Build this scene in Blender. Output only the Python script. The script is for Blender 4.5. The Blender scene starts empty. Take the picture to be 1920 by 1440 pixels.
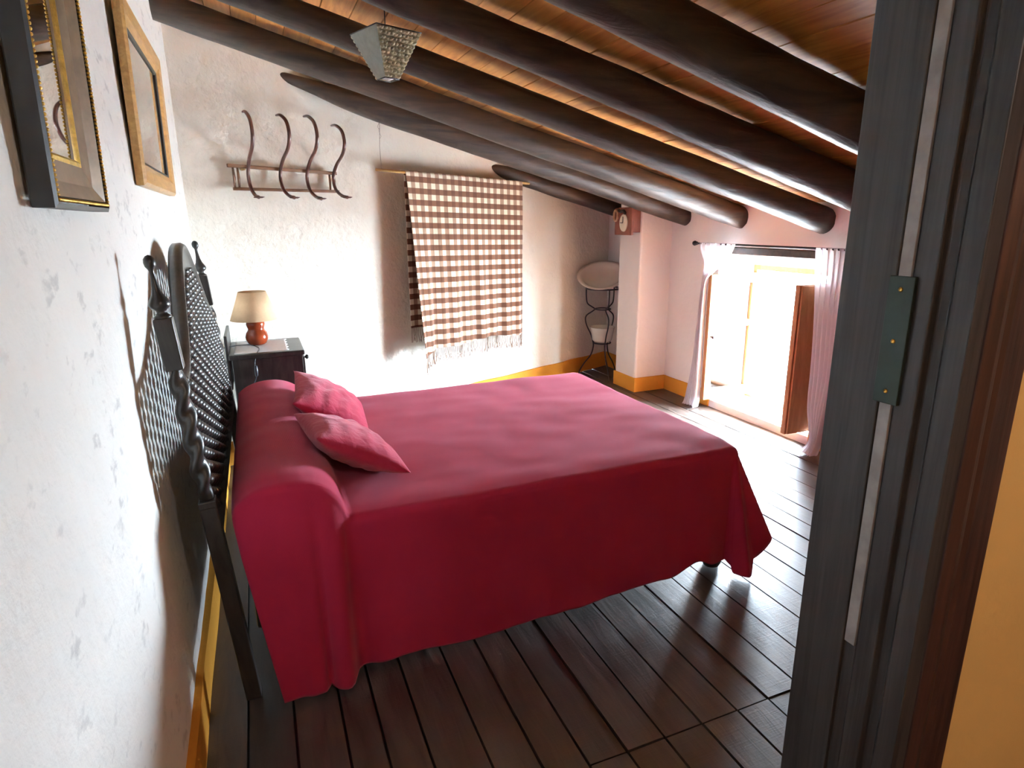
import bpy, bmesh, math, random
from mathutils import Vector, Matrix, noise
random.seed(7)
SC = bpy.context.scene
COL = SC.collection
PI = math.pi

# ------------------------------------------------------------------ camera
cam_d = bpy.data.cameras.new('camera')
cam = bpy.data.objects.new('camera', cam_d); COL.objects.link(cam)
cam_d.sensor_width = 36.0
cam_d.lens = 1158.0/1920.0*36.0
cam_d.clip_start = 0.02
CAMP = Vector((0.28, 0.0, 1.5))
_p, _y, _r = math.radians(14.8), math.radians(22.15), math.radians(-0.57)
_fw = Vector((math.sin(_y)*math.cos(_p), math.cos(_y)*math.cos(_p), -math.sin(_p)))
_rt = Vector((math.cos(_y), -math.sin(_y), 0)); _up = _rt.cross(_fw)
_r2 = _rt*math.cos(_r) + _up*math.sin(_r); _u2 = -_rt*math.sin(_r) + _up*math.cos(_r)
cam.matrix_world = Matrix(((_r2.x, _u2.x, -_fw.x, CAMP.x), (_r2.y, _u2.y, -_fw.y, CAMP.y), (_r2.z, _u2.z, -_fw.z, CAMP.z), (0, 0, 0, 1)))
SC.camera = cam

# ------------------------------------------------------------------ world, sun, exposure
W = bpy.data.worlds.new('world'); SC.world = W; W.use_nodes = True
bg = W.node_tree.nodes['Background']
bg.inputs[0].default_value = (0.71, 0.865, 1.0, 1)
bg.inputs[1].default_value = 76.0
# light portal in the window opening (guides sampling of the sky, adds no light)
por_d = bpy.data.lights.new('window_portal', 'AREA'); por_d.shape = 'RECTANGLE'; por_d.size = 1.1; por_d.size_y = 1.2
por_d.cycles.is_portal = True
por = bpy.data.objects.new('window_portal', por_d); COL.objects.link(por)
por.location = (4.06, 3.41, 0.62); por.rotation_euler = (0, math.radians(90), 0)
SC.view_settings.view_transform = 'Standard'; SC.view_settings.look = 'None'
SC.view_settings.gamma = 1.0; SC.view_settings.use_curve_mapping = False
SC.view_settings.exposure = 1.72

# ------------------------------------------------------------------ mesh builder
class MB:
    def __init__(s): s.v = []; s.f = []; s.sm = []; s.uv = {}
    def add(s, vs, fs, smooth=False):
        b = len(s.v); s.v += [tuple(v) for v in vs]
        for f in fs: s.f.append(tuple(i+b for i in f)); s.sm.append(smooth)
        return s
    def box(s, x0, x1, y0, y1, z0, z1):
        return s.add([(x0,y0,z0),(x1,y0,z0),(x1,y1,z0),(x0,y1,z0),(x0,y0,z1),(x1,y0,z1),(x1,y1,z1),(x0,y1,z1)],
                     [(0,3,2,1),(4,5,6,7),(0,1,5,4),(1,2,6,5),(2,3,7,6),(3,0,4,7)])
    def obox(s, c, ax, ay, az, hx, hy, hz):
        c = Vector(c); ax, ay, az = Vector(ax), Vector(ay), Vector(az); P = []
        for sz in (-1, 1):
            for sx, sy in ((-1,-1),(1,-1),(1,1),(-1,1)): P.append(c + ax*hx*sx + ay*hy*sy + az*hz*sz)
        return s.add(P, [(0,3,2,1),(4,5,6,7),(0,1,5,4),(1,2,6,5),(2,3,7,6),(3,0,4,7)])
    def rings(s, rings, smooth=True, caps=True, closed=True):
        n = len(rings[0]); vs = [p for r in rings for p in r]; fs = []
        for i in range(len(rings)-1):
            for j in range(n if closed else n-1):
                k = (j+1) % n; fs.append((i*n+j, i*n+k, (i+1)*n+k, (i+1)*n+j))
        if caps:
            fs.append(tuple(reversed(range(n)))); fs.append(tuple((len(rings)-1)*n+j for j in range(n)))
        return s.add(vs, fs, smooth)
    def lathe(s, prof, c=(0,0,0), n=16, axis='z', smooth=True):
        R = []
        for r, z in prof:
            ring = []
            for j in range(n):
                a = 2*PI*j/n; x, y = r*math.cos(a), r*math.sin(a)
                ring.append((c[0]+x, c[1]+y, c[2]+z) if axis == 'z' else ((c[0]+z, c[1]+x, c[2]+y) if axis == 'x' else (c[0]+y, c[1]+z, c[2]+x)))
            R.append(ring)
        return s.rings(R, smooth)
    def tube(s, pts, r, n=8, smooth=True, flat=1.0):
        pts = [Vector(p) for p in pts]; R = []; prev = None
        for i, p in enumerate(pts):
            t = (pts[min(i+1, len(pts)-1)] - pts[max(i-1, 0)]).normalized()
            if prev is None:
                a = Vector((0,0,1)) if abs(t.z) < .9 else Vector((1,0,0)); u = t.cross(a).normalized()
            else: u = (prev - t*prev.dot(t)).normalized()
            prev = u; w = t.cross(u); rr = r[i] if isinstance(r, (list, tuple)) else r
            R.append([p + u*rr*math.cos(2*PI*j/n) + w*rr*flat*math.sin(2*PI*j/n) for j in range(n)])
        return s.rings(R, smooth)
    def mesh(s, name):
        m = bpy.data.meshes.new(name); m.from_pydata(s.v, [], s.f); m.update()
        m.polygons.foreach_set('use_smooth', s.sm)
        bm = bmesh.new(); bm.from_mesh(m); bmesh.ops.recalc_face_normals(bm, faces=bm.faces); bm.to_mesh(m); bm.free()
        return m
    def build(s, name, mat, parent=None, bevel=0, seg=2):
        o = bpy.data.objects.new(name, s.mesh(name)); COL.objects.link(o)
        if mat: o.data.materials.append(mat)
        if parent: o.parent = parent
        if bevel:
            b = o.modifiers.new('bevel', 'BEVEL'); b.width = bevel; b.segments = seg; b.limit_method = 'ANGLE'
        return o
def tag(o, label=None, cat=None, group=None, kind=None):
    if label: o['label'] = label
    if cat: o['category'] = cat
    if group: o['group'] = group
    if kind: o['kind'] = kind
    return o
def empty(name, loc=(0,0,0), rot=(0,0,0)):
    o = bpy.data.objects.new(name, None); COL.objects.link(o); o.location = loc; o.rotation_euler = rot; o.empty_display_size = .1
    return o
def smooth_path(pts, n=6):
    pts = [Vector(p) for p in pts]; out = []
    for i in range(len(pts)-1):
        p0, p1, p2, p3 = pts[max(i-1,0)], pts[i], pts[i+1], pts[min(i+2, len(pts)-1)]
        for k in range(n):
            t = k/n
            out.append(.5*((2*p1)+(p2-p0)*t+(2*p0-5*p1+4*p2-p3)*t*t+(3*p1-p0-3*p2+p3)*t**3))
    out.append(pts[-1]); return out
def sstep(a, b, x):
    t = min(1, max(0, (x-a)/(b-a))); return t*t*(3-2*t)

# ------------------------------------------------------------------ materials
class N:
    def __init__(s, name):
        s.m = bpy.data.materials.new(name); s.m.use_nodes = True; s.t = s.m.node_tree
        s.b = s.t.nodes['Principled BSDF']
    def n(s, typ, **kw):
        x = s.t.nodes.new(typ)
        for k, v in kw.items():
            if k in x.inputs.keys() if isinstance(k, str) else False: x.inputs[k].default_value = v
            else: setattr(x, k, v)
        return x
    def l(s, a, b): s.t.links.new(a, b)
    def coord(s, kind='Object', scale=(1,1,1), rot=(0,0,0)):
        if kind == 'World': src = s.n('ShaderNodeNewGeometry').outputs['Position']
        else: src = s.n('ShaderNodeTexCoord').outputs[kind]
        mp = s.n('ShaderNodeMapping'); mp.inputs['Scale'].default_value = scale; mp.inputs['Rotation'].default_value = rot
        s.l(src, mp.inputs['Vector']); return mp.outputs[0]
    def noise(s, vec, scale, detail=4, rough=.55, dist=0):
        x = s.n('ShaderNodeTexNoise'); x.inputs['Scale'].default_value = scale; x.inputs['Detail'].default_value = detail
        x.inputs['Roughness'].default_value = rough; x.inputs['Distortion'].default_value = dist
        s.l(vec, x.inputs['Vector']); return x.outputs['Fac']
    def ramp(s, fac, stops):
        x = s.n('ShaderNodeValToRGB'); e = x.color_ramp.elements
        while len(e) < len(stops): e.new(.5)
        for i, (p, c) in enumerate(stops):
            e[i].position = p; e[i].color = (c[0], c[1], c[2], 1) if isinstance(c, (tuple, list)) else (c, c, c, 1)
        s.l(fac, x.inputs[0]); return x.outputs[0]
    def mix(s, f, a, b, mode='MIX'):
        x = s.n('ShaderNodeMix', data_type='RGBA', blend_type=mode)
        for k, v in ((0, f), (6, a), (7, b)):
            if hasattr(v, 'is_output'): s.l(v, x.inputs[k])
            elif k == 0: x.inputs[0].default_value = v
            else: x.inputs[k].default_value = (v[0], v[1], v[2], 1)
        return x.outputs[2]
    def math(s, op, a, b=0.0):
        x = s.n('ShaderNodeMath', operation=op)
        for k, v in ((0, a), (1, b)):
            if hasattr(v, 'is_output'): s.l(v, x.inputs[k])
            else: x.inputs[k].default_value = v
        return x.outputs[0]
    def bump(s, h, strength=.3, dist=.01):
        x = s.n('ShaderNodeBump'); x.inputs['Strength'].default_value = strength; x.inputs['Distance'].default_value = dist
        s.l(h, x.inputs['Height']); s.l(x.outputs[0], s.b.inputs['Normal']); return x
    def col(s, c):
        if hasattr(c, 'is_output'): s.l(c, s.b.inputs['Base Color'])
        else: s.b.inputs['Base Color'].default_value = (c[0], c[1], c[2], 1)
        return s
    def set(s, rough=.5, metal=0, spec=None):
        s.b.inputs['Roughness'].default_value = rough; s.b.inputs['Metallic'].default_value = metal
        if spec is not None: s.b.inputs['Specular IOR Level'].default_value = spec
        return s
    def rnd(s): return s.n('ShaderNodeObjectInfo').outputs['Random']

def simple(name, c, rough=.5, metal=0, var=.15, scale=14, bump=.0, spec=None):
    k = N(name); v = k.coord('Object'); f = k.noise(v, scale)
    k.col(k.mix(k.ramp(f, [(.3, 0), (.7, 1)]), [x*(1-var) for x in c], [min(1, x*(1+var)) for x in c])).set(rough, metal, spec)
    if bump: k.bump(k.noise(v, scale*6), bump, .004)
    return k.m

def plaster(name, base, bumpy=.5, scale=9, spots=0):
    k = N(name); v = k.coord('World')
    a = k.noise(v, scale, 6, .55, .0); b = k.noise(v, 1.7, 3)
    c = k.mix(k.ramp(b, [(.35, 0), (.65, 1)]), [x*.95 for x in base], base)
    if spots:
        vs = k.coord('World', (1, .45, .8))
        s1 = k.noise(vs, 30, 4, .6, .3); m1 = k.ramp(s1, [(.575, 0), (.68, 1)])
        big = k.ramp(k.noise(v, 3.1, 2), [(.38, 0), (.58, 1)])
        c = k.mix(k.math('MULTIPLY', k.math('MULTIPLY', m1, big), spots), c, (.48, .48, .47))
    h = k.math('ADD', a, k.math('MULTIPLY', k.noise(v, scale*5, 4), .25))
    k.col(c).set(.95, 0, .1); k.bump(h, bumpy, .03)
    return k.m

def wood(name, dark, light, rough=.45, grain=(1, 1, 1), scale=10, space='Object', rnd=0, bump=.15, spec=.4):
    k = N(name); v0 = k.coord(space, grain)
    if rnd:
        ad = k.n('ShaderNodeVectorMath', operation='ADD'); r = k.rnd()
        cm = k.n('ShaderNodeCombineXYZ'); q = k.math('MULTIPLY', r, 37.0)
        for i in range(3): k.l(q, cm.inputs[i])
        k.l(v0, ad.inputs[0]); k.l(cm.outputs[0], ad.inputs[1]); v0 = ad.outputs[0]
    f = k.noise(v0, scale, 6, .62, .8)
    c = k.mix(k.ramp(f, [(.32, 0), (.68, 1)]), dark, light)
    if rnd:
        c = k.mix(1.0, c, k.ramp(k.rnd(), [(0, 1-rnd), (1, 1.0)]), 'MULTIPLY')
    k.col(c).set(rough, 0, spec); k.bump(f, bump, .006)
    return k.m

M = {}
M['plaster_left'] = plaster('plaster_left', (.86, .855, .82), .45, 7, .55)
M['plaster'] = plaster('plaster', (.82, .79, .70), .85, 6.5, 0)
M['plaster_smooth'] = plaster('plaster_smooth', (.88, .84, .83), .25, 6, 0)
M['ochre'] = plaster('ochre_paint', (.66, .30, .045), .3, 8, 0)
M['hall'] = plaster('hall_ochre', (.66, .42, .15), .3, 6, 0)
M['beam'] = wood('beam_wood', (.018, .012, .010), (.075, .046, .032), .5, (.35, 3, 3), 6, 'World', 0, .9, .5)
M['board'] = wood('ceiling_board', (.46, .155, .030), (.76, .33, .080), .5, (7, .7, 7), 3.2, 'World', .3, .1)
M['darkwood'] = wood('dark_carved_wood', (.010, .009, .009), (.040, .034, .030), .34, (3, 3, .6), 9, 'Object', 0, .12, .5)
M['jamb'] = wood('door_frame_wood', (.016, .013, .013), (.052, .045, .043), .45, (14, 14, .5), 5, 'World', 0, .12, .5)
M['casing'] = wood('door_casing_wood', (.020, .010, .009), (.07, .028, .020), .35, (14, 14, .5), 5, 'World', 0, .12, .5)
M['pine'] = wood('window_pine', (.32, .125, .04), (.46, .20, .075), .5, (4, 4, .7), 7, 'Object', 0, .08)
M['clockwood'] = wood('clock_wood', (.16, .035, .02), (.26, .07, .035), .4, (3, 3, 1), 9)
M['lampwood'] = simple('turned_lamp_base', (.26, .042, .012), .18, 0, .15, 10)
M['shade'] = simple('lamp_shade_cloth', (.62, .43, .26), .9, 0, .05, 40, .1)
M['iron'] = simple('wrought_iron', (.03, .026, .035), .5, .3, .2, 30)
M['rackwood'] = simple('bentwood', (.085, .028, .018), .28, 0, .2, 20)
M['rackrail'] = simple('rack_rail_wood', (.16, .075, .035), .4, 0, .2, 20)
M['dowel'] = simple('pale_dowel', (.55, .33, .12), .4, 0, .1, 20)
M['string'] = simple('grey_cord', (.30, .27, .22), .9)
M['black'] = simple('black_frame', (.016, .015, .015), .45, 0, .1, 20)
M['gold'] = simple('gilt', (.62, .40, .09), .35, .7, .3, 60, .3)
M['frameface'] = simple('frame_cove', (.20, .135, .085), .3, .2, .2, 25)
M['goldwood'] = wood('gold_brown_frame', (.34, .17, .05), (.52, .29, .09), .35, (6, 1, 6), 8)
M['enamel'] = simple('white_enamel', (.80, .78, .72), .18, 0, .03, 8)
M['doily'] = simple('white_cloth', (.78, .78, .80), .95, 0, .04, 60, .2)
M['cable'] = simple('dark_cable', (.02, .022, .03), .4)
M['dial'] = simple('cream_dial', (.80, .74, .60), .4, 0, .05)
M['carving'] = simple('carved_trim', (.45, .26, .15), .5, 0, .25, 40)
M['steel'] = simple('strike_plate_metal', (.035, .05, .042), .45, .5, .2, 20)
M['strip'] = simple('painted_reflection', (.30, .29, .29), .5, 0, .25, 30)  # pale colour stands in for light reflected on the door jamb
M['pillowtick'] = simple('mattress_ticking', (.6, .57, .52), .9)
M['outside'] = simple('terrace_stone', (.60, .60, .58), .9, 0, .08, 3)
M['rope'] = simple('woven_rope', (.46, .40, .28), .7, 0, .4, 45, .4)
M['hammered'] = simple('grey_shade_sheet', (.22, .225, .20), .55, 0, .12, 40, .3)
M['bulb'] = simple('white_bulb', (.85, .85, .85), .15, 0, .01)
# mirror glass
k = N('mirror_glass'); k.col((.86, .86, .83)).set(.015, 1.0); M['mirror'] = k.m
# plank floor
k = N('floor_plank'); v0 = k.coord('World', (6, .8, 6)); ad = k.n('ShaderNodeVectorMath', operation='ADD'); cm = k.n('ShaderNodeCombineXYZ')
q = k.math('MULTIPLY', k.rnd(), 41.0); [k.l(q, cm.inputs[i]) for i in range(3)]; k.l(v0, ad.inputs[0]); k.l(cm.outputs[0], ad.inputs[1])
f = k.noise(ad.outputs[0], 4, 7, .65, .9); g = k.noise(k.coord('World', (3, 60, 3)), 3, 3)
c = k.mix(k.ramp(f, [(.3, 0), (.72, 1)]), (.020, .013, .010), (.105, .070, .054))
c = k.mix(1.0, c, k.ramp(k.rnd(), [(0, .65), (1, 1.15)]), 'MULTIPLY')
k.col(c); k.set(.36, 0, 1.0)
k.l(k.ramp(f, [(.3, .36), (.7, .54)]), k.b.inputs['Roughness'])
k.bump(k.math('ADD', f, k.math('MULTIPLY', g, .35)), .22, .006); M['plank'] = k.m
# red bedspread
k = N('red_bedspread'); uvc = k.coord('UV', (1, 1, 1)); w1 = k.n('ShaderNodeTexWave'); w1.inputs['Scale'].default_value = 130; w1.bands_direction = 'X'
k.l(uvc, w1.inputs['Vector']); w2 = k.n('ShaderNodeTexWave'); w2.inputs['Scale'].default_value = 130; w2.bands_direction = 'Y'; k.l(uvc, w2.inputs['Vector'])
h = k.math('ADD', w1.outputs['Fac'], w2.outputs['Fac']); f = k.noise(k.coord('World'), 5, 4)
k.col(k.mix(f, (.36, .012, .050), (.44, .018, .066))).set(.85, 0, .22); k.b.inputs['Sheen Weight'].default_value = .38; k.b.inputs['Sheen Roughness'].default_value = .4
k.b.inputs['Sheen Tint'].default_value = (1, .50, .62, 1)
k.bump(k.math('ADD', h, k.math('MULTIPLY', k.noise(k.coord('World'), 45, 3), 1.2)), .25, .003); M['red'] = k.m
k = N('red_cushion'); v = k.coord('Object'); f = k.noise(v, 22, 4, .55, .5)
k.col(k.mix(f, (.36, .014, .05), (.45, .024, .07))).set(.9, 0, .15); k.b.inputs['Sheen Weight'].default_value = .4; k.b.inputs['Sheen Tint'].default_value = (1, .62, .68, 1)
k.bump(f, .45, .012); M['cushion'] = k.m
# gingham wool
k = N('gingham_wool'); sp = k.n('ShaderNodeSeparateXYZ'); k.l(k.n('ShaderNodeTexCoord').outputs['UV'], sp.inputs[0])
def stripe(o, per):
    return k.math('GREATER_THAN', k.math('FRACT', k.math('DIVIDE', o, per)), .5)
sx = stripe(sp.outputs[0], .072); sy = stripe(sp.outputs[1], .079)
tot = k.math('ADD', k.math('MULTIPLY', sx, .34), k.math('MULTIPLY', sy, .5))
fz = k.noise(k.coord('UV', (90, 90, 90)), 3, 2)
c = k.ramp(k.math('ADD', tot, k.math('MULTIPLY', k.math('SUBTRACT', fz, .5), .16)), [(.0, (.72, .67, .54)), (.34, (.33, .21, .145)), (.5, (.17, .078, .046)), (.84, (.105, .042, .023))])
k.col(c).set(.95, 0, .1); k.bump(k.noise(k.coord('UV'), 160, 3), .3, .004)
k.b.inputs['Sheen Weight'].default_value = .2; M['gingham'] = k.m
M['fringe'] = simple('wool_fringe', (.22, .14, .10), .95, 0, .5, 30)
# sheer curtain
k = N('sheer_curtain'); t = k.t; out = t.nodes['Material Output']
d = k.n('ShaderNodeBsdfDiffuse'); d.inputs[0].default_value = (.86, .84, .87, 1)
tl = k.n('ShaderNodeBsdfTranslucent'); tl.inputs[0].default_value = (.86, .84, .87, 1)
tr = k.n('ShaderNodeBsdfTransparent'); m1 = k.n('ShaderNodeMixShader'); m1.inputs[0].default_value = .5; m2 = k.n('ShaderNodeMixShader'); m2.inputs[0].default_value = .88
k.l(d.outputs[0], m1.inputs[1]); k.l(tl.outputs[0], m1.inputs[2]); k.l(tr.outputs[0], m2.inputs[1]); k.l(m1.outputs[0], m2.inputs[2]); k.l(m2.outputs[0], out.inputs[0]); M['sheer'] = k.m
# window glass
k = N('window_glass'); t = k.t; out = t.nodes['Material Output']; tr = k.n('ShaderNodeBsdfTransparent'); tr.inputs[0].default_value = (.95, .97, .96, 1)
gl = k.n('ShaderNodeBsdfGlossy'); gl.inputs['Roughness'].default_value = .03; fr = k.n('ShaderNodeFresnel'); fr.inputs[0].default_value = 1.5; ms = k.n('ShaderNodeMixShader')
k.l(fr.outputs[0], ms.inputs[0]); k.l(tr.outputs[0], ms.inputs[1]); k.l(gl.outputs[0], ms.inputs[2]); k.l(ms.outputs[0], out.inputs[0]); M['glass'] = k.m

# ------------------------------------------------------------------ setting: room shell
XL, XW = -0.05, 3.63
TB = math.tan(math.radians(22.0))
def back_y(x): return 5.563 + TB*(x-3.575)
def roof_z(x): return 1.597 + 0.275*(XW-x)          # underside of the boards
U = Vector((math.cos(math.radians(22)), math.sin(math.radians(22)), 0))      # along the back wall
NB = Vector((math.sin(math.radians(22)), -math.cos(math.radians(22)), 0))    # out of the back wall into the room
B0 = Vector((XL, back_y(XL), 0))
YF = -1.5                                             # far end of the hall behind the camera

def wall_sheet(name, o, u, nrm, lu, top, mat, amp, step=.045, thick=.25, seed=0.0, batter=0.0):
    """A wall with an uneven plastered inner face and a real thickness."""
    o, u, nrm = Vector(o), Vector(u), Vector(nrm); nu = max(2, int(lu/step)); mb = MB(); nv = 60
    vs = []; fs = []
    for i in range(nu+1):
        a = lu*i/nu; t = top(o + u*a)
        for j in range(nv+1):
            z = t*j/nv; p = o + u*a + Vector((0, 0, z))
            d = amp*(noise.noise(p*1.6+Vector((seed,)*3)) + .45*noise.noise(p*5+Vector((seed,)*3)) + .18*noise.noise(p*14))
            vs.append(p + nrm*(d + batter*max(0, 1-z/1.1)**1.5))
    for i in range(nu):
        for j in range(nv):
            q = i*(nv+1)+j; fs.append((q, q+nv+1, q+nv+2, q+1))
    mb.add(vs, fs, True)
    e = o + u*lu; b = [o - nrm*thick, e - nrm*thick]; tz = [top(o), top(e)]
    P = [o, e, b[1], b[0]]; Z = Vector((0, 0, 1))
    V = P + [o+Z*tz[0], e+Z*tz[1], b[1]+Z*tz[1], b[0]+Z*tz[0]]
    mb.add(V, [(0,1,2,3), (4,5,6,7), (1,2,6,5), (2,3,7,6), (3,0,4,7)])
    ob = mb.build(name, mat); tag(ob, kind='structure'); return ob

wl = wall_sheet('wall_left', (XL, YF, 0), (0, 1, 0), (1, 0, 0), back_y(XL)-YF+.02, lambda p: roof_z(p.x)+.02, M['plaster_left'], .006, .05, .3, 0.0, .035)
tag(wl, 'white limewashed plaster wall with grey pock marks behind the bed head', 'wall')
wb = wall_sheet('wall_back', B0, U, NB, (3.75-XL)/U.x, lambda p: roof_z(p.x)+.02, M['plaster'], .010, .04, .3, 3.0)
tag(wb, 'rough trowelled cream plaster wall with coat rack and hanging blanket', 'wall')

# window wall with a deep opening, pillar beside it
OY0, OY1, OZ0, OZ1, XO = 2.90, 3.92, 0.06, 1.24, 4.05
mb = MB(); tz = roof_z(XW)+.03
mb.box(XW, XO, YF, OY0, 0, tz).box(XW, XO, OY1, 5.75, 0, tz).box(XW, XO, OY0, OY1, OZ1, tz).box(XW, XO, OY0, OY1, -.1, OZ0)
ww = tag(mb.build('wall_right', M['plaster_smooth']), 'low plastered eaves wall with a deep window opening', 'wall', kind='structure')
li = MB().box(XW-.012, XW+.16, OY0-.12, OY1+.10, OZ1+.002, OZ1+.055).build('lintel', M['beam'], ww, .006)
pil = tag(MB().box(3.313, XW+.02, 4.54, 4.875, 0, roof_z(3.313)+.01).build('wall_pillar', M['plaster_smooth'], None, .02, 3), 'square plastered pillar between window and washstand recess', 'pillar', kind='structure')

# wall with the doorway (camera looks through it)
DX0, DX1, DY0, DY1, DZ = -.02, .985, .423, .565, 2.05
mb = MB()
def slab(x0, x1, z0):
    a, b = roof_z(x0)+.02, roof_z(x1)+.02
    mb.add([(x0,DY0,z0),(x1,DY0,z0),(x1,DY1-.01,z0),(x0,DY1-.01,z0),(x0,DY0,a),(x1,DY0,b),(x1,DY1-.01,b),(x0,DY1-.01,a)],
           [(0,3,2,1),(4,5,6,7),(0,1,5,4),(1,2,6,5),(2,3,7,6),(3,0,4,7)])
slab(XL, DX0-.025, 0); slab(DX0-.025, DX1, DZ+.03); slab(DX1, XW, 0)
tag(mb.build('wall_front', M['hall']), 'ochre painted hall wall beside the dark door frame', 'wall', kind='structure')
tag(MB().box(XL-.3, XO, YF-.2, YF, 0, 2.75).build('wall_hall', M['hall']), 'ochre hall wall behind the doorway', 'wall', kind='structure')

# painted ochre band along the foot of the walls
def band(name, a, b, nrm, h=.15, t=.012, label=''):
    a, b, nrm = Vector(a), Vector(b), Vector(nrm).normalized(); n = max(2, int((b-a).length/.05)); R = []
    for i in range(n+1):
        p = a.lerp(b, i/n); hh = h + .008*noise.noise(p*3.1); d = nrm*(t+.004*noise.noise(p*2.3))
        R.append([p-nrm*.01, p+d, p+d+Vector((0,0,hh)), p-nrm*.01+Vector((0,0,hh+.003))])
    return tag(MB().rings(R, False).build(name, M['ochre']), label, 'baseboard', kind='structure')
band('baseboard_left', (XL, DY1, 0), (XL, back_y(XL)-.03, 0), (1,0,0), .15, .050, 'ochre painted skirting band along the wall behind the bed')
band('baseboard_back', B0+U*.03, B0+U*((3.62-XL)/U.x), NB, .15, .014, 'ochre painted skirting band below the hanging blanket')
band('baseboard_right', (XW, DY1, 0), (XW, OY0, 0), (-1,0,0), .13, .010, 'ochre painted skirting band beside the right curtain')
mb = MB(); mb.box(3.303, XW, 4.529, 4.885, 0, .13)
tag(mb.build('baseboard_pillar', M['ochre'], None, .004), 'ochre painted skirting band around the pillar foot', 'baseboard', kind='structure')
band('baseboard_window', (XW, OY1, 0), (XW, 4.53, 0), (-1,0,0), .13, .010, 'ochre painted skirting band between pillar and window')
band('baseboard_recess', (XW, 4.885, 0), (XW, 5.56, 0), (-1,0,0), .15, .010, 'ochre painted skirting band at the end of the washstand recess')

# floor of planks
fl = tag(MB().box(XL-.3, XO, YF-.2, 5.8, -.10, -.022).build('floor', M['darkwood']), 'dark polished plank floor', 'floor', kind='structure')
xs = [XL-.02, .111, .245, .385, .488, .602, .755, .885, 1.01, 1.136, 1.267, 1.404, 1.54, 1.665]
while xs[-1] < XW-.1: xs.append(xs[-1] + random.choice((.125, .135, .14, .15)))
xs[-1] = XW+.01
for i in range(len(xs)-1):
    x0, x1 = xs[i]+.0022, xs[i+1]-.0022; yb = min(back_y((x0+x1)/2)+.03, 5.7)
    js = [YF, 1.236 + (0 if x0 > 1.0 else random.uniform(-.02, .02))]
    js.append(js[-1] + random.uniform(1.6, 2.9)); js.append(yb)
    for a, b in zip(js[:-1], js[1:]):
        dz = random.uniform(-.0025, .0015); tl_ = random.uniform(-.0012, .0012)
        m = MB().add([(x0,a+.002,-.024),(x1,a+.002,-.024),(x1,b-.002,-.024),(x0,b-.002,-.024),(x0+.002,a+.003,dz+tl_),(x1-.002,a+.003,dz-tl_),(x1-.002,b-.003,dz-tl_),(x0+.002,b-.003,dz+tl_)],
                     [(0,3,2,1),(4,5,6,7),(0,1,5,4),(1,2,6,5),(2,3,7,6),(3,0,4,7)])
        m.build('plank', M['plank'], fl)

# ceiling: roof slab carrying boards that run across the log rafters
s_ = .275
def roofpt(x, y, d): return (x, y, roof_z(x)+d)
mb = MB(); xa, xb, ya, yb = XL-.35, XO+.30, YF-.2, 5.95
mb.add([roofpt(xa,ya,.024),roofpt(xb,ya,.024),roofpt(xb,yb,.024),roofpt(xa,yb,.024),roofpt(xa,ya,.2),roofpt(xb,ya,.2),roofpt(xb,yb,.2),roofpt(xa,yb,.2)],
       [(0,3,2,1),(4,5,6,7),(0,1,5,4),(1,2,6,5),(2,3,7,6),(3,0,4,7)])
ce = tag(mb.build('ceiling', M['board']), 'sloping ceiling of orange pine boards', 'ceiling', kind='structure')
x = XL-.02; i = 0
while x < XW:
    w = random.uniform(.112, .128); x1 = min(x+w, XW+.03); g = .0025; dz = random.uniform(-.002, .002); yb2 = min(back_y(x)+.12, 5.75)
    MB().add([roofpt(x+g,YF,dz),roofpt(x1-g,YF,dz),roofpt(x1-g,yb2,dz),roofpt(x+g,yb2,dz),roofpt(x+g-.004,YF,.025),roofpt(x1-g+.004,YF,.025),roofpt(x1-g+.004,yb2,.025),roofpt(x+g-.004,yb2,.025)],
             [(0,3,2,1),(4,5,6,7),(0,1,5,4),(1,2,6,5),(2,3,7,6),(3,0,4,7)]).build('board', M['board'], ce)
    x = x1

# terrace outside the window
tag(MB().box(XO, 11, -4, 10, -.25, -.04).build('ground', M['outside']), 'pale stone terrace outside the window', 'terrace', kind='structure')

# door frame around the camera's doorway
df = tag(empty('door_1', (DX1, DY0, 0)), 'dark stained wooden door frame', 'door frame', kind='structure'); df.location = (0, 0, 0)
XJ = .96
def jamb_profile(mb_, xf, dirx):
    """vertical lining with a stop and rebate; xf = exposed face, dirx = +1 when the wood lies towards +x"""
    s = dirx
    pr = [(xf, DY1+.004), (xf, .497), (xf+s*.006, .496), (xf+s*.006, .480), (xf+s*.003, .479), (xf+s*.002, DY0+.03), (xf+s*.010, DY0+.026), (xf+s*.012, DY0+.016), (xf+s*.004, DY0+.010), (xf+s*.004, DY0-.014), (xf+s*.03, DY0-.014), (xf+s*.03, DY1+.004)]
    mb_.rings([[(a, b, z) for a, b in pr] for z in (0, DZ)], False)
mb = MB(); jamb_profile(mb, XJ, 1); mb.build('jamb', M['jamb'], df, .002)
mb = MB(); jamb_profile(mb, DX0, -1); mb.build('jamb', M['jamb'], df, .002)
MB().box(DX0-.03, XJ+.03, DY0-.014, DY1+.004, DZ, DZ+.035).build('head', M['jamb'], df, .002)
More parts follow.
